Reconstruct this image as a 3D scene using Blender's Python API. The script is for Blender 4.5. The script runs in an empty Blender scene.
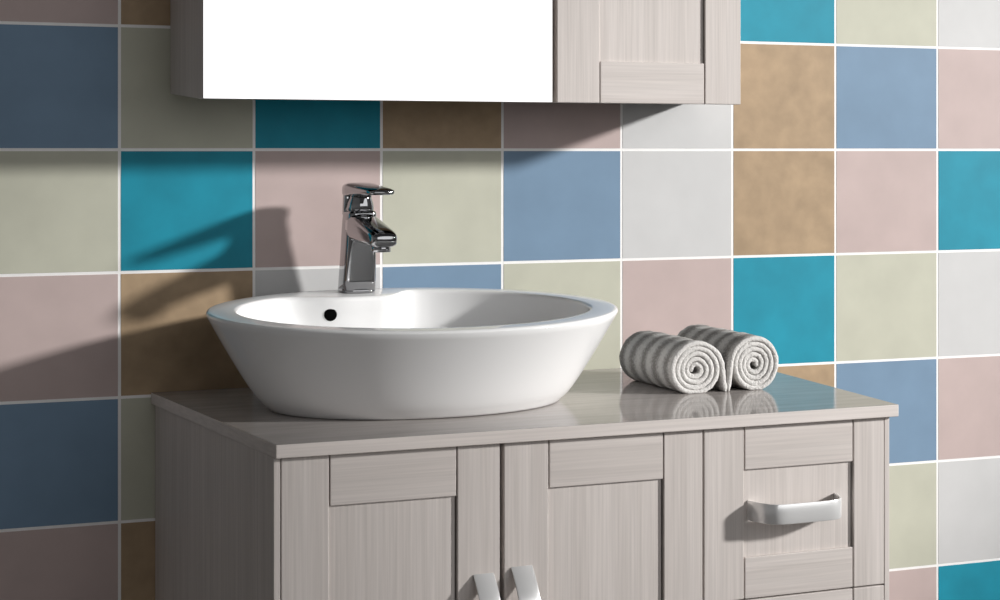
import bpy, bmesh, math, random
from mathutils import Vector, Matrix
random.seed(7)
scene = bpy.context.scene
C = scene.collection
PI = math.pi

# ------------------------------------------------------------------ node materials
def new_mat(name):
    m = bpy.data.materials.new(name); m.use_nodes = True
    nt = m.node_tree
    return m, nt, nt.nodes['Principled BSDF']

def srgb(r, g, b):
    f = lambda v: (v/255/12.92) if v/255 <= 0.04045 else ((v/255+0.055)/1.055)**2.4
    return (f(r), f(g), f(b), 1)

def plain(name, col, rough=0.4, metal=0.0, spec=0.5):
    m, nt, b = new_mat(name)
    b.inputs['Base Color'].default_value = col
    b.inputs['Roughness'].default_value = rough
    b.inputs['Metallic'].default_value = metal
    b.inputs['Specular IOR Level'].default_value = spec
    return m

def noise_mix(nt, coord, scale, detail, c1, c2, lo=0.3, hi=0.7, vec_scale=None):
    tc = nt.nodes.new('ShaderNodeTexCoord')
    src = tc.outputs[coord]
    if vec_scale:
        mp = nt.nodes.new('ShaderNodeMapping'); mp.inputs['Scale'].default_value = vec_scale
        nt.links.new(src, mp.inputs['Vector']); src = mp.outputs['Vector']
    n = nt.nodes.new('ShaderNodeTexNoise')
    n.inputs['Scale'].default_value = scale; n.inputs['Detail'].default_value = detail
    nt.links.new(src, n.inputs['Vector'])
    r = nt.nodes.new('ShaderNodeValToRGB')
    r.color_ramp.elements[0].position = lo; r.color_ramp.elements[1].position = hi
    r.color_ramp.elements[0].color = c1; r.color_ramp.elements[1].color = c2
    nt.links.new(n.outputs['Fac'], r.inputs['Fac'])
    return n, r

def shade(c, k): return (min(c[0]*k, 1), min(c[1]*k, 1), min(c[2]*k, 1), 1)

def tile_mat(name, col, var=0.05, scale=14, bump=0.03):
    m, nt, b = new_mat(name)
    n, r = noise_mix(nt, 'Object', scale, 6, shade(col, 1-var), shade(col, 1+var))
    nt.links.new(r.outputs['Color'], b.inputs['Base Color'])
    bp = nt.nodes.new('ShaderNodeBump'); bp.inputs['Strength'].default_value = bump
    bp.inputs['Distance'].default_value = 0.002
    nt.links.new(n.outputs['Fac'], bp.inputs['Height']); nt.links.new(bp.outputs['Normal'], b.inputs['Normal'])
    b.inputs['Roughness'].default_value = 0.55
    b.inputs['Specular IOR Level'].default_value = 0.25
    return m

def wood_mat(name, vec_scale, base, rough=0.5):
    m, nt, b = new_mat(name)
    n, r = noise_mix(nt, 'Object', 1.0, 5, shade(base, 0.88), shade(base, 1.06), 0.28, 0.72, vec_scale)
    n2, r2 = noise_mix(nt, 'Object', 1.0, 2, (0.92, 0.915, 0.91, 1), (1, 1, 1, 1), 0.35, 0.65,
                       tuple(v*0.18 for v in vec_scale))
    mx = nt.nodes.new('ShaderNodeMix'); mx.data_type = 'RGBA'; mx.blend_type = 'MULTIPLY'
    mx.inputs['Factor'].default_value = 1
    nt.links.new(r.outputs['Color'], mx.inputs['A']); nt.links.new(r2.outputs['Color'], mx.inputs['B'])
    nt.links.new(mx.outputs['Result'], b.inputs['Base Color'])
    bp = nt.nodes.new('ShaderNodeBump'); bp.inputs['Strength'].default_value = 0.06
    bp.inputs['Distance'].default_value = 0.001
    nt.links.new(n.outputs['Fac'], bp.inputs['Height']); nt.links.new(bp.outputs['Normal'], b.inputs['Normal'])
    b.inputs['Roughness'].default_value = rough
    b.inputs['Specular IOR Level'].default_value = 0.3
    return m

WOODC = (0.665, 0.612, 0.582, 1)
M = {}
M['wood_v'] = wood_mat('wood_vertical_grain', (330, 330, 6), WOODC)
M['wood_h'] = wood_mat('wood_horizontal_grain', (6, 330, 330), WOODC)
M['wood_edge'] = wood_mat('worktop_edge_wood', (5, 40, 260), shade(WOODC, 1.12))
M['painted_shade'] = plain('painted_shade_interior', (0.015, 0.013, 0.012, 1), 0.9, 0, 0.1)  # near-black colour painted in for the shade behind the cabinet fronts
M['chrome'] = plain('chrome', (0.36, 0.36, 0.37, 1), 0.04, 1)
M['steel'] = plain('satin_steel', (0.93, 0.93, 0.93, 1), 0.22, 0.45)
M['mirror'] = plain('mirror_glass', (0.96, 0.97, 0.97, 1), 0.0, 1)
M['hole'] = plain('painted_hole_shade', (0.004, 0.004, 0.004, 1), 0.8, 0, 0.0)  # black colour stands in for the shade inside the overflow
M['grout'] = tile_mat('grout', (0.93, 0.92, 0.91, 1), 0.02, 60, 0.05)
M['floor'] = tile_mat('grey_floor', (0.35, 0.33, 0.31, 1), 0.08, 6, 0.03)
# porcelain
m, nt, b = new_mat('white_porcelain')
n, r = noise_mix(nt, 'Object', 3.0, 2, (0.87, 0.87, 0.87, 1), (0.89, 0.89, 0.89, 1))
nt.links.new(r.outputs['Color'], b.inputs['Base Color'])
b.inputs['Roughness'].default_value = 0.12; b.inputs['Specular IOR Level'].default_value = 0.5
M['porcelain'] = m
# glossy worktop surface
m, nt, b = new_mat('worktop_gloss')
n, r = noise_mix(nt, 'Object', 1.0, 4, (0.35, 0.32, 0.305, 1), (0.42, 0.39, 0.37, 1), 0.3, 0.7, (6, 60, 60))
nt.links.new(r.outputs['Color'], b.inputs['Base Color'])
b.inputs['Roughness'].default_value = 0.10; b.inputs['IOR'].default_value = 1.22
M['gloss'] = m

T = {'P': tile_mat('pink_tile', (0.532, 0.427, 0.408, 1)),
     'B': tile_mat('blue_tile', (0.185, 0.285, 0.404, 1)),
     'T': tile_mat('teal_tile', (0.011, 0.271, 0.380, 1), 0.10),
     'G': tile_mat('sage_tile', (0.532, 0.532, 0.437, 1)),
     'W': tile_mat('white_tile', (0.608, 0.608, 0.608, 1), 0.03),
     'N': tile_mat('tan_tile', (0.408, 0.294, 0.185, 1), 0.13, 26, 0.10)}

# towel stripes run as rings round the roll (object y is the roll axis)
def towel_mat(name, dark, light, freq, phase):
    m, nt, b = new_mat(name)
    tc = nt.nodes.new('ShaderNodeTexCoord')
    sp = nt.nodes.new('ShaderNodeSeparateXYZ'); nt.links.new(tc.outputs['Object'], sp.inputs[0])
    n = nt.nodes.new('ShaderNodeTexNoise'); n.inputs['Scale'].default_value = 330; n.inputs['Detail'].default_value = 2
    nt.links.new(tc.outputs['Object'], n.inputs['Vector'])
    ma = nt.nodes.new('ShaderNodeMath'); ma.operation = 'MULTIPLY_ADD'
    ma.inputs[1].default_value = freq; ma.inputs[2].default_value = phase
    nt.links.new(sp.outputs['Y'], ma.inputs[0])
    sn = nt.nodes.new('ShaderNodeMath'); sn.operation = 'SINE'; nt.links.new(ma.outputs[0], sn.inputs[0])
    ad = nt.nodes.new('ShaderNodeMath'); ad.operation = 'MULTIPLY_ADD'; ad.inputs[1].default_value = 1.4
    sc_ = nt.nodes.new('ShaderNodeMath'); sc_.operation = 'MULTIPLY_ADD'
    sc_.inputs[1].default_value = 0.46; sc_.inputs[2].default_value = -0.15
    nt.links.new(sn.outputs[0], sc_.inputs[0])
    nt.links.new(n.outputs['Fac'], ad.inputs[0]); nt.links.new(sc_.outputs[0], ad.inputs[2])
    r = nt.nodes.new('ShaderNodeValToRGB')
    r.color_ramp.elements[0].position = 0.10; r.color_ramp.elements[1].position = 0.90
    r.color_ramp.elements[0].color = dark; r.color_ramp.elements[1].color = light
    nt.links.new(ad.outputs[0], r.inputs['Fac'])
    nt.links.new(r.outputs['Color'], b.inputs['Base Color'])
    bp = nt.nodes.new('ShaderNodeBump'); bp.inputs['Strength'].default_value = 1.0
    bp.inputs['Distance'].default_value = 0.002
    nt.links.new(n.outputs['Fac'], bp.inputs['Height']); nt.links.new(bp.outputs['Normal'], b.inputs['Normal'])
    b.inputs['Roughness'].default_value = 0.95; b.inputs['Specular IOR Level'].default_value = 0.1
    return m

# ------------------------------------------------------------------ mesh helpers
def link(name, bm, mats, parent=None, loc=None, smooth=False):
    bmesh.ops.recalc_face_normals(bm, faces=bm.faces)
    me = bpy.data.meshes.new(name); bm.to_mesh(me); bm.free()
    for mm in (mats if isinstance(mats, (list, tuple)) else [mats]): me.materials.append(mm)
    if smooth:
        for p in me.polygons: p.use_smooth = True
    o = bpy.data.objects.new(name, me); C.objects.link(o)
    if parent: o.parent = parent
    if loc: o.location = loc
    return o

def thing(name, label, cat, loc=(0, 0, 0), group=None):
    o = bpy.data.objects.new(name, None); C.objects.link(o)
    o.location = loc; o.empty_display_size = 0.05
    o['label'] = label; o['category'] = cat
    if group: o['group'] = group
    return o

def tag(o, label, cat, group=None):
    o['label'] = label; o['category'] = cat
    if group: o['group'] = group
    return o

def hexa(bm, bot, top, mat=0, bevel=0.0, seg=2):
    """prism from four bottom corners to four top corners"""
    vs = [bm.verts.new(p) for p in bot] + [bm.verts.new(p) for p in top]
    fs = [(0, 3, 2, 1), (4, 5, 6, 7), (0, 1, 5, 4), (1, 2, 6, 5), (2, 3, 7, 6), (3, 0, 4, 7)]
    faces = [bm.faces.new([vs[i] for i in f]) for f in fs]
    for f in faces: f.material_index = mat
    if bevel > 0:
        es = set(e for f in faces for e in f.edges)
        bmesh.ops.bevel(bm, geom=list(es), offset=bevel, segments=seg, profile=0.5, affect='EDGES', clamp_overlap=True)
    return faces

def box(bm, x0, x1, y0, y1, z0, z1, mat=0, bevel=0.0, seg=2):
    return hexa(bm, [(x0, y0, z0), (x1, y0, z0), (x1, y1, z0), (x0, y1, z0)],
                [(x0, y0, z1), (x1, y0, z1), (x1, y1, z1), (x0, y1, z1)], mat, bevel, seg)

def loft(bm, rings, cap0=True, cap1=True, mat=0):
    R = [[bm.verts.new(p) for p in ring] for ring in rings]
    n = len(R[0])
    for a, b_ in zip(R, R[1:]):
        for i in range(n):
            f = bm.faces.new((a[i], a[(i+1) % n], b_[(i+1) % n], b_[i])); f.material_index = mat
    if cap0: bm.faces.new(R[0][::-1]).material_index = mat
    if cap1: bm.faces.new(R[-1]).material_index = mat
    return R

def super_ring(center, ax, ay, u, v, n=36, p=4.0):
    out = []
    for i in range(n):
        t = 2*PI*i/n; c, s = math.cos(t), math.sin(t)
        x = ax*math.copysign(abs(c)**(2/p), c); y = ay*math.copysign(abs(s)**(2/p), s)
        out.append(Vector(center) + Vector(u)*x + Vector(v)*y)
    return out

# ------------------------------------------------------------------ camera (level, shifted lens)
cam = bpy.data.cameras.new('camera'); co = bpy.data.objects.new('camera', cam); C.objects.link(co)
co.location = (0, -2.64, 1.19)
co.rotation_euler = (math.radians(90), 0, math.radians(-22.25))
cam.sensor_width = 36; cam.lens = 63.36; cam.shift_y = -0.15
cam.clip_start = 0.05
scene.camera = co

# ------------------------------------------------------------------ the setting
GX = [-1.42, -1.21, -1.00, -0.79, -0.58, -0.37, -0.16, 0.053, 0.261, 0.4679, 0.6726, 0.8781, 1.0844, 1.2990, 1.5104, 1.7172, 1.9329,
      2.142, 2.351, 2.560, 2.769, 2.978]
GZ = [-0.105, 0.0795, 0.2630, 0.4480, 0.6360, 0.8215, 1.0076, 1.1905, 1.3750, 1.5595, 1.744, 1.9285, 2.113, 2.2975, 2.482]
seen = {  # column starting at GX index -> from the lowest row (0.444) up
    8:  'WPBPGBP', 9: 'TNGNTGN', 10: 'GTPWPTB', 11: 'PGTBGNG', 12: 'BWNGBPT',
    13: 'NGBPWWP', 14: 'WPNTNNT', 15: 'PGBGPBG', 16: 'TWPWTPW'}
cyc = 'PBGTNW'
bm = bmesh.new()
order = ['grout', 'P', 'B', 'T', 'G', 'W', 'N']
box(bm, GX[0], GX[-1], 0.0005, 0.08, 0, GZ[-1], 0)
hg = 0.0023
# the lower courses run a few millimetres out of level along the wall
DROP = {2: 0.0075, 3: 0.0075, 4: 0.0075, 5: 0.0062, 6: 0.0008}
def gz(j, x): return GZ[j] - DROP.get(j, 0.0)*(x-0.4679)/1.465
for i in range(len(GX)-1):
    for j in range(len(GZ)-1):
        if 2 <= j <= 8 and i in seen: k = seen[i][j-2]
        else: k = cyc[(i*7 + j*4 + (i*j) % 3) % 6]
        xa, xb = GX[i]+hg, GX[i+1]-hg
        za, zb_ = max(gz(j, xa)+hg, 0.002), max(gz(j, xb)+hg, 0.002)
        zc, zd = gz(j+1, xb)-hg, gz(j+1, xa)-hg
        hexa(bm, [(xa, 0.0, za), (xb, 0.0, zb_), (xb, 0.005, zb_), (xa, 0.005, za)],
             [(xa, 0.0, zd), (xb, 0.0, zc), (xb, 0.005, zc), (xa, 0.005, zd)], order.index(k))
w = link('wall_back', bm, [M['grout']] + [T[k] for k in order[1:]])
w['kind'] = 'structure'; w['label'] = 'wall of square pastel, teal and tan tiles with white grout'
bm = bmesh.new(); box(bm, GX[0], GX[-1], -3.6, 0.08, -0.06, 0.0)
fl = link('floor', bm, M['floor']); fl['kind'] = 'structure'

# ------------------------------------------------------------------ vanity cabinet
VO = Vector((1.0, -0.26, 0.0))            # base of the vanity
van = thing('vanity_cabinet', 'grey-brown wooden vanity unit with panelled doors and drawers under the sink', 'cabinet', VO)
def L(x, y, z): return (x-VO.x, y-VO.y, z-VO.z)
def vbox(bm, x0, x1, y0, y1, z0, z1, mat=0, bevel=0.0):
    a = L(x0, y0, z0); b_ = L(x1, y1, z1)
    box(bm, a[0], b_[0], a[1], b_[1], a[2], b_[2], mat, bevel)
ZB, ZT = 0.10, 0.8093
def side(xf, xb, th):
    bm = bmesh.new()
    q = [(xf, -0.52), (xf+th, -0.52), (xb+th, -0.002), (xb, -0.002)]
    hexa(bm, [L(x, y, 0.0) for x, y in q], [L(x, y, ZT) for x, y in q], 0, 0.0008)
    return link('side_panel', bm, M['wood_v'], van)
side(0.5650, 0.5205, 0.0085)
side(1.4610, 1.5000, 0.0085)
bm = bmesh.new()                          # solid carcass, coloured near-black so the front gaps read as shade
q = [(0.574, -0.4985), (1.4605, -0.4985), (1.4985, -0.004), (0.531, -0.004)]
hexa(bm, [L(x, y, ZB) for x, y in q], [L(x, y, ZT) for x, y in q], 0)
link('carcass', bm, M['painted_shade'], van)
bm = bmesh.new(); vbox(bm, 0.58, 1.455, -0.47, -0.45, 0.0, ZB, 0, 0.001)
link('plinth', bm, M['wood_h'], van)

YF = -0.52
BEV = 0.0011
def shaker(name, x0, x1, z0, z1, sl, sr, rt, rb, parent, label=None):
    """framed front: stiles full height, rails between them, panel set back"""
    bm = bmesh.new(); g = 0.0017
    vbox(bm, x0, x0+sl, YF, YF+0.020, z0, z1, 0, BEV)
    vbox(bm, x1-sr, x1, YF, YF+0.020, z0, z1, 0, BEV)
    vbox(bm, x0+sl+g, x1-sr-g, YF+0.0003, YF+0.020, z1-rt, z1, 1, BEV)
    vbox(bm, x0+sl+g, x1-sr-g, YF+0.0003, YF+0.020, z0, z0+rb, 1, BEV)
    d = link(name, bm, [M['wood_v'], M['wood_h']], parent)
    if label: d['label'] = label
    bm = bmesh.new()
    vbox(bm, x0+sl-0.002, x1-sr-0.0024, YF+0.0048, YF+0.0205, z0+rb-0.004, z1-rt+0.004, 0)  # stops short on the right; the blackened carcass shows as slot shade
    link('panel', bm, M['wood_v'], d)
    return d

def bow_handle(x, y, z, length, out, width, vertical, parent):
    """flat strap bent into a bow; both ends touch the front"""
    th = 0.0035; h = length/2
    pw = 2.0 if vertical else 7.0
    pts = []
    for k in range(65):
        u = -math.cos(PI*k/64)
        pts.append((u*h, (out-th/2)*(1-abs(u)**pw)))
    bm = bmesh.new(); rings = []
    for i, (s, o) in enumerate(pts):
        a = Vector(pts[max(i-1, 0)]); b_ = Vector(pts[min(i+1, len(pts)-1)])
        t = (b_-a).normalized(); nrm = Vector((-t.y, t.x))
        ring = []
        for (w_, n_) in ((-1, -1), (-0.86, -1), (0.86, -1), (1, -1), (1, 1), (0.86, 1), (-0.86, 1), (-1, 1)):
            k = 0.55 if abs(w_) == 1 else 1
            p = Vector((s, o)) + nrm*(n_*th/2*k)
            ww = w_*width/2
            ring.append((x+ww, y-p.y, z-p.x) if vertical else (x+p.x, y-p.y, z+ww))
        rings.append([L(*q_) for q_ in ring])
    loft(bm, rings)
    ob = link('handle', bm, M['steel'], parent); ob['label'] = 'brushed steel strap handle'
    mod = ob.modifiers.new('edge', 'BEVEL'); mod.width = 0.0004; mod.segments = 2; mod.limit_method = 'ANGLE'
    for p in ob.data.polygons: p.use_smooth = True
    try: ob.data.set_sharp_from_angle(angle=0.6)
    except Exception: pass
    return ob

d1 = shaker('door', 0.5748, 0.8672, ZB+0.004, 0.8080, 0.0613, 0.0588, 0.0640, 0.064, van)
d2 = shaker('door', 0.8734, 1.1664, ZB+0.004, 0.8080, 0.0629, 0.0590, 0.0630, 0.064, van)
w1 = shaker('drawer', 1.1688, 1.4603, 0.5702, 0.8080, 0.0622, 0.0508, 0.0595, 0.0570, van)
w2 = shaker('drawer', 1.1688, 1.4603, 0.3372, 0.5682, 0.0622, 0.0508, 0.0590, 0.0570, van)
w3 = shaker('drawer', 1.1688, 1.4603, ZB+0.004, 0.3352, 0.0622, 0.0508, 0.0590, 0.0570, van)
bow_handle(0.8440, YF-0.0002, 0.5720, 0.136, 0.036, 0.0285, True, d1)
bow_handle(0.8975, YF-0.0002, 0.5770, 0.136, 0.036, 0.0300, True, d2)
for wd, zz in ((w1, 0.6915), (w2, 0.455), (w3, 0.222)):
    bow_handle(1.3105, YF+0.0047, zz, 0.141, 0.046, 0.0275, False, wd)

# ------------------------------------------------------------------ countertop
CO = Vector((1.02, -0.26, 0.8095))
bm = bmesh.new()
q = [(0.5652, -0.53), (1.4785, -0.53), (1.5240, -0.0005), (0.5145, -0.0005)]
hexa(bm, [(x-CO.x, y-CO.y, 0) for x, y in q], [(x-CO.x, y-CO.y, 0.0172) for x, y in q], 0, 0.0012, 2)
bmesh.ops.recalc_face_normals(bm, faces=bm.faces)
for f in bm.faces: f.material_index = 1 if f.normal.z > 0.9 else 0
ct = link('countertop', bm, [M['wood_edge'], M['gloss']], None, CO)
tag(ct, 'glossy grey-brown worktop slab lying on the vanity cabinet', 'worktop')
ZS = CO.z + 0.0172

# ------------------------------------------------------------------ vessel sink
SX, SY = 0.8445, -0.260
sink = thing('vessel_sink', 'white oval porcelain vessel sink standing on the worktop', 'sink', (SX, SY, ZS))
N = 128
def tilt(y, z): return z*(1 + 0.36*y*min(1, z/0.13))     # rim rises a little towards the wall
AR, BR = 0.3015, 0.225
AF, BF = 0.220, 0.156
H = 0.1380
def bump(ph):                                                # deck for the tap pushes the bowl edge inwards
    d = (ph - PI/2 - 0.10 + PI) % (2*PI) - PI
    return math.exp(-(abs(d)/0.235)**4) if d < 0 else math.exp(-(d/0.42)**3)
def ell(a, b_, z, k=0.0):
    ring = []
    for i in range(N):
        ph = 2*PI*i/N
        x = a*math.cos(ph); y = b_*math.sin(ph)
        y -= k*bump(ph)
        ring.append((x, y, tilt(y, z)))
    return ring
bm = bmesh.new(); rings = []
rings.append(ell(AF-0.014, BF-0.014, 0.0)); rings.append(ell(AF-0.007, BF-0.007, 0.0012))
for i in range(0, 15):
    t = i/14
    e = t**0.88
    dz = 0.004 + (H-0.0085)*t
    soft = 0.0045*math.exp(-t*14)
    rings.append(ell(AF+(AR-AF)*e-soft, BF+(BR-BF)*e-soft, dz))
for k in range(1, 6):                                        # rounded outer lip
    a = PI/2*k/5
    rings.append(ell(AR-0.0045*(1-math.cos(a)), BR-0.0045*(1-math.cos(a)), H-0.0045+0.0045*math.sin(a)))
IA, IB, KB = AR-0.044, BR-0.033, 0.062
rings.append(ell((AR+IA)/2, (BR+IB)/2, H+0.0002, KB*0.35))
for k in range(0, 6):                                        # rounded inner lip
    a = PI/2*k/5
    rings.append(ell(IA+0.006*(1-math.sin(a)), IB+0.006*(1-math.sin(a)), H-0.006+0.006*math.cos(a), KB))
for i in range(1, 15):
    t = i/14
    s_ = 1-0.30*t**1.3 if t < 0.75 else 1-0.30*0.75**1.3-(t-0.75)*1.5
    z = H-0.006-(H-0.030)*(math.sin(min(t/0.92, 1)*PI/2)**0.95)
    rings.append(ell(IA*s_, IB*s_, z, KB*(1-t)**0.8*0.95))
loft(bm, rings)
basin = link('basin', bm, M['porcelain'], sink, None, True)
def disc(name, c, nrm, r, mat, parent, dome=0.0008):
    nrm = Vector(nrm).normalized(); u = nrm.orthogonal().normalized(); v = nrm.cross(u)
    bm = bmesh.new(); rr = []
    for rad, hgt in ((r, -0.002), (r, 0.0), (r*0.8, dome), (r*0.3, dome*1.2)):
        rr.append([Vector(c)+nrm*hgt+(u*math.cos(2*PI*i/32)+v*math.sin(2*PI*i/32))*rad for i in range(32)])
    loft(bm, rr)
    return link(name, bm, mat, parent, None, True)
disc('drain', (0, 0.02, 0.0262), (0, 0, 1), 0.022, M['chrome'], sink)
OVERFLOW = ((-0.10, 0.12, 0.10), (0.3, -1, 0.5))
me = basin.data
def on_surface(x, z):                                        # where the bowl's back wall is met from inside
    from mathutils.bvhtree import BVHTree
    bt = BVHTree.FromPolygons([v.co for v in me.vertices], [p.vertices for p in me.polygons])
    hit = bt.ray_cast(Vector((x, 0.0, z)), Vector((0, 1, 0)))
    return hit[0], hit[1]
hp, hn = on_surface(-0.088, 0.1188)
if hn.y > 0: hn = -hn
hole = disc('overflow_hole', hp+hn*0.0006, hn, 0.0096, M['hole'], sink); hole['label'] = 'round black overflow hole'  # uncut surface disc; the hole's inner shade is only its black colour

# ------------------------------------------------------------------ faucet
FX, FY = 0.8140, -0.072
FZ = ZS + tilt(FY-SY, H) - 0.0003
fa = thing('faucet', 'chrome single lever basin tap standing on the back rim of the sink', 'faucet', (FX, FY, FZ))
X, Y, Z = Vector((1, 0, 0)), Vector((0, 1, 0)), Vector((0, 0, 1))
bm = bmesh.new()
loft(bm, [super_ring((0, 0, z), a, a*0.98, X, Y, 44, 3.4) for z, a in ((0, 0.0258), (0.0015, 0.0264), (0.004, 0.0264), (0.0055, 0.0256))])
link('base_ring', bm, M['chrome'], fa, None, True)
bm = bmesh.new(); rr = []
for z, ax, ay, oy in ((0.004, 0.0258, 0.0250, 0), (0.02, 0.0254, 0.0246, 0), (0.05, 0.0246, 0.0242, 0.0), (0.085, 0.0238, 0.0238, 0.001),
                      (0.108, 0.0232, 0.0236, 0.001), (0.120, 0.0226, 0.0232, 0.001), (0.124, 0.0205, 0.0212, 0.001)):
    rr.append(super_ring((0, oy-0.14*z, z), ax, ay, X, Y, 44, 4.5))
loft(bm, rr); link('body', bm, M['chrome'], fa, None, True)
# spout: thick wedge-shaped bar running outwards and slightly down
bm = bmesh.new(); rr = []
path = [(-0.018, 0.1010, 0.0236, 0.0225), (-0.03, 0.0995, 0.0236, 0.0220), (-0.055, 0.0965, 0.0230, 0.0195), (-0.085, 0.0925, 0.0222, 0.0168),
        (-0.110, 0.0890, 0.0214, 0.0146), (-0.128, 0.0862, 0.0205, 0.0128), (-0.136, 0.0848, 0.0188, 0.0105), (-0.140, 0.0840, 0.015, 0.007)]
for i, (y, z, a, b_) in enumerate(path):
    p0 = path[max(i-1, 0)]; p1 = path[min(i+1, len(path)-1)]
    t = Vector((0, p1[0]-p0[0], p1[1]-p0[1])).normalized()
    rr.append(super_ring((0, y, z), a, b_, X, t.cross(X), 40, 3.2))
loft(bm, rr); link('spout', bm, M['chrome'], fa, None, True)
bm = bmesh.new()
loft(bm, [super_ring((0, -0.118, 0.0670+z), a, a, X, Y, 32, 2) for z, a in ((0.012, 0.0140), (0.001, 0.0144), (0.0, 0.0132), (0.0018, 0.0108))])
link('aerator', bm, M['chrome'], fa, None, True)
bm = bmesh.new()
loft(bm, [super_ring((0, -0.14*z, z), a, a, X, Y, 36, 2.3) for z, a in ((0.120, 0.0200), (0.128, 0.0206), (0.136, 0.0192), (0.143, 0.0168), (0.154, 0.0150))])
link('cartridge', bm, M['chrome'], fa, None, True)
bm = bmesh.new(); rr = []
for y, z, a, b_ in ((0.0265, 0.1540, 0.0175, 0.005), (0.0252, 0.1545, 0.0220, 0.0100), (0.019, 0.1550, 0.0236, 0.0118), (0.0, 0.1562, 0.0240, 0.0110),
                    (-0.03, 0.1565, 0.0236, 0.0088), (-0.07, 0.1560, 0.0224, 0.0068), (-0.105, 0.1552, 0.0208, 0.0054), (-0.122, 0.1545, 0.0190, 0.0042), (-0.129, 0.1543, 0.015, 0.0024)):
    rr.append(super_ring((0, y-0.0215*(1-max(0, -y)/0.135), z), a, b_, X, Z, 40, 3.6))
loft(bm, rr)
lv = link('lever', bm, M['chrome'], fa, None, True)
bm = bmesh.new(); hexa(bm, [(-0.0215, -0.007, 0.116), (0.0215, -0.007, 0.116), (0.0215, 0.0072, 0.116), (-0.0215, 0.0072, 0.116)], [(-0.0215, -0.0115, 0.150), (0.0215, -0.0115, 0.150), (0.0215, 0.0028, 0.150), (-0.0215, 0.0028, 0.150)], 0, 0.003)
link('lever_back', bm, M['chrome'], lv, None, True)

# ------------------------------------------------------------------ rolled towels
def towel(name, x, y0, y1, rx, rz, tail, mat, seed, label):
    """one long strip wound into a spiral; the roll axis runs along y"""
    rnd = random.Random(seed)
    t = tag(bpy.data.objects.new(name, None), label, 'towel', 'rolled towels on the worktop')
    turns = 4.6; n = 170
    pitch = (rx-0.004)/turns
    pts = []
    for i in range(n+1):
        u = i/n
        th = 2*PI*turns*u
        r = 0.005+pitch*turns*u*0.985
        r *= 1+0.022*math.sin(3*th+seed)*(1.3-u)+0.018*math.sin(1.7*th+2*seed)*(1.3-u)
        ang = PI - 2*PI*turns*(1-u)
        pts.append(Vector((r*math.cos(ang), r*math.sin(ang))))
    for k in range(1, 9):                                    # loose end hangs straight down beside the roll
        pts.append(Vector((pts[n].x-0.0006*k, -rx*0.93*k/8)))
    n = len(pts)-1
    if not tail: pts = [Vector((-p.x, p.y)) for p in pts]
    thk = pitch*1.0
    bm = bmesh.new()
    ys = [y0, y0+0.0012, y0+0.004] + [y0+0.010+(y1-y0-0.02)*k/26 for k in range(27)] + [y1-0.004, y1-0.0012, y1]
    tk = [0.62, 0.88, 0.99] + [1.0]*27 + [0.99, 0.88, 0.62]
    ym = (y0+y1)/2
    sq = rz/rx
    rings = []
    for yy, kk in zip(ys, tk):
        bul = 1+0.012*math.sin((yy-y0)*95+seed)
        outer, inner = [], []
        for i, p in enumerate(pts):
            tan = (pts[min(i+1, n)]-pts[max(i-1, 0)]).normalized(); nr = Vector((tan.y, -tan.x)) if tail else Vector((-tan.y, tan.x))
            jit = 1+rnd.uniform(-0.03, 0.03)
            endk = min(1, 0.35+0.3*min(i, n-i))
            e = thk/2*kk*endk*jit
            a = p+nr*(e+rnd.uniform(-0.0007, 0.0007)); b_ = p-nr*e
            # layers near the middle of the roll sit a little further back
            inset = 0.006*(1-i/n)**1.5*(1 if yy < ym else -1) if kk < 1 else 0
            outer.append(Vector((a.x*bul, yy-ym+inset, a.y*bul*sq)))
            inner.append(Vector((b_.x*bul, yy-ym+inset, b_.y*bul*sq)))
        rings.append(outer+inner[::-1])
    # settle the roll: flatten the underside slightly
    zmin = min(p.z for r_ in rings for p in r_)
    flat = zmin+0.0035
    for r_ in rings:
        for p in r_:
            if p.z < flat: p.z = flat+(p.z-flat)*0.05
    zmin = min(p.z for r_ in rings for p in r_)
    V = [[bm.verts.new(p) for p in r_] for r_ in rings]
    m_ = len(V[0])
    for a, b_ in zip(V, V[1:]):
        for i in range(m_):
            bm.faces.new((a[i], a[(i+1) % m_], b_[(i+1) % m_], b_[i]))
    for ring in (V[0], V[-1]):
        for i in range(n):
            bm.faces.new((ring[i], ring[i+1], ring[m_-2-i], ring[m_-1-i]))
    bpy.data.objects.remove(t)
    o = link(name, bm, mat, None, (x, ym, ZS-zmin+0.0002), True)
    tag(o, label, 'towel', 'rolled towels on the worktop')
    return o
tm1 = towel_mat('striped_towel_terry', (0.30, 0.285, 0.272, 1), (0.68, 0.665, 0.645, 1), 170, 4.05)
tm2 = towel_mat('striped_towel_terry_b', (0.30, 0.285, 0.272, 1), (0.68, 0.665, 0.645, 1), 170, 4.9)
towel('rolled_towel', 1.266, -0.322, -0.145, 0.0430, 0.0400, False, tm1, 1, 'rolled grey striped towel beside the sink, left of the other roll')
towel('rolled_towel', 1.366, -0.322, -0.135, 0.0410, 0.0420, True, tm2, 4, 'rolled grey striped towel farther from the sink, right of the other roll')

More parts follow.
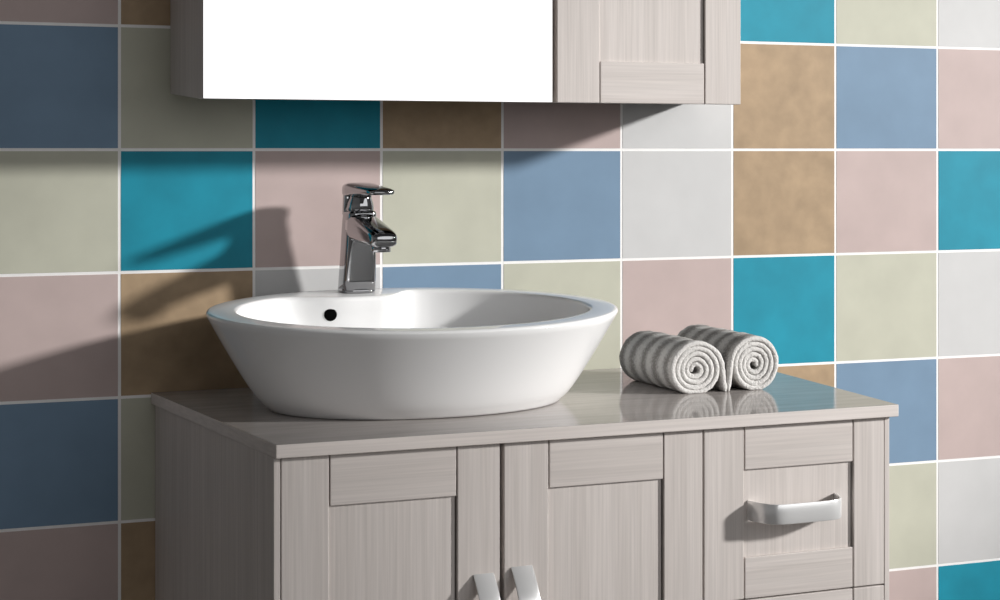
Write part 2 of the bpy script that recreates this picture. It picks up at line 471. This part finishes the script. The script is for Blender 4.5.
# ------------------------------------------------------------------ mirror cabinet
MO = Vector((0.98, 0, 1.262))
mc = thing('mirror_cabinet', 'wall-hung wooden bathroom cabinet with mirror front and one panelled door', 'cabinet', MO)
def K(x, y, z): return (x-MO.x, y-MO.y, z-MO.z)
ZTOP = 1.90
zf, zbk = 1.2622, 1.2745
bm = bmesh.new()
def slab(x0f, x1f, x0b, x1b, yf, yb, mat=0, bev=0.0006, za=None, zb=None):
    za = zf if za is None else za; zb = zbk if zb is None else zb
    hexa(bm, [K(x0f, yf, za), K(x1f, yf, za), K(x1b, yb, zb), K(x0b, yb, zb)],
         [K(x0f, yf, ZTOP), K(x1f, yf, ZTOP), K(x1b, yb, ZTOP), K(x0b, yb, ZTOP)], mat, bev)
slab(0.5490, 0.5650, 0.5438, 0.5610, -0.182, -0.0005)
link('side_panel', bm, M['wood_v'], mc)
bm = bmesh.new(); slab(1.3960, 1.4110, 1.4200, 1.4350, -0.182, -0.0005)
link('side_panel', bm, M['wood_v'], mc)
bm = bmesh.new(); slab(0.5655, 1.3955, 0.5615, 1.4195, -0.179, -0.0010, 0, 0, zf+0.002)
link('carcass', bm, M['painted_shade'], mc)  # same near-black block, painting shade into the gaps
bm = bmesh.new()
hexa(bm, [K(0.5488, -0.2, zf), K(1.0842, -0.2, zf), K(1.0842, -0.1825, zf), K(0.5488, -0.1825, zf)],
     [K(0.5488, -0.2, ZTOP), K(1.0842, -0.2, ZTOP), K(1.0842, -0.1825, ZTOP), K(0.5488, -0.1825, ZTOP)], 0, 0.0005, 1)
bmesh.ops.recalc_face_normals(bm, faces=bm.faces)
for f in bm.faces: f.material_index = 1 if f.normal.y < -0.9 else 0
link('mirror_panel', bm, [M['wood_v'], M['mirror']], mc)['label'] = 'frameless mirror front'
bm = bmesh.new()
x0, x1, xs, xr, rz = 1.0922, 1.4110, 0.0710, 0.0640, 0.0640
def kb(a, b_, c, d, e, f_, mat=0, bev=BEV):
    p, q_ = K(a, c, e), K(b_, d, f_); box(bm, p[0], q_[0], p[1], q_[1], p[2], q_[2], mat, bev)
kb(x0, x0+xs, -0.2, -0.1825, zf, ZTOP); kb(x1-xr, x1, -0.2, -0.1825, zf, ZTOP)
kb(x0+xs+0.0017, x1-xr-0.0017, -0.1997, -0.1825, zf, zf+rz, 1); kb(x0+xs+0.0017, x1-xr-0.0017, -0.1997, -0.1825, ZTOP-rz, ZTOP, 1)
dr = link('door', bm, [M['wood_v'], M['wood_h']], mc)
bm = bmesh.new(); kb(x0+xs-0.002, x1-xr-0.0020, -0.1954, -0.182, zf+rz-0.004, ZTOP-rz+0.004, 0, 0)
link('panel', bm, M['wood_v'], dr)

# ------------------------------------------------------------------ light
def aim(o, target):
    o.rotation_euler = (Vector(target)-o.location).to_track_quat('-Z', 'Y').to_euler()
tgt = Vector((1.45, 0, 0.95))
kd = Vector((1.45, -1.0, 0.55)).normalized()
ls = bpy.data.lights.new('key_spot', 'SPOT'); lo = bpy.data.objects.new('key_spot', ls); C.objects.link(lo)
lo.location = tgt + kd*10; aim(lo, tgt)
ls.energy = 5900; ls.shadow_soft_size = 0.34
ls.spot_size = math.radians(11.9); ls.spot_blend = 0.56
ls.color = (1.0, 0.985, 0.965)
la = bpy.data.lights.new('softbox', 'AREA'); so = bpy.data.objects.new('softbox', la); C.objects.link(so)
la.shape = 'RECTANGLE'; la.size = 4.2; la.size_y = 2.0
so.location = (2.1, -4.5, 2.05); aim(so, (0.9, 0, 1.25))
la.energy = 38

wd = bpy.data.worlds.new('studio'); scene.world = wd; wd.use_nodes = True
nt = wd.node_tree; bg = nt.nodes['Background']
tc = nt.nodes.new('ShaderNodeTexCoord'); sp = nt.nodes.new('ShaderNodeSeparateXYZ')
nt.links.new(tc.outputs['Generated'], sp.inputs[0])
rp = nt.nodes.new('ShaderNodeValToRGB')
mr = nt.nodes.new('ShaderNodeMapRange'); mr.inputs['From Min'].default_value = -1; mr.inputs['From Max'].default_value = 1
nt.links.new(sp.outputs['Z'], mr.inputs['Value']); nt.links.new(mr.outputs['Result'], rp.inputs['Fac'])
e = rp.color_ramp.elements
e[0].position = 0.30; e[0].color = (0.06, 0.058, 0.056, 1)
e[1].position = 0.85; e[1].color = (0.05, 0.05, 0.052, 1)
k = e.new(0.52); k.color = (0.155, 0.153, 0.152, 1)
# world made stronger towards the left: added fill for left-facing sides
mx = nt.nodes.new('ShaderNodeMapRange'); mx.inputs['From Min'].default_value = -1; mx.inputs['From Max'].default_value = 1
mx.inputs['To Min'].default_value = 1.25; mx.inputs['To Max'].default_value = 0.60
nt.links.new(sp.outputs['X'], mx.inputs['Value']); nt.links.new(mx.outputs['Result'], bg.inputs['Strength'])
nt.links.new(rp.outputs['Color'], bg.inputs['Color'])

scene.view_settings.view_transform = 'Standard'
scene.view_settings.look = 'None'
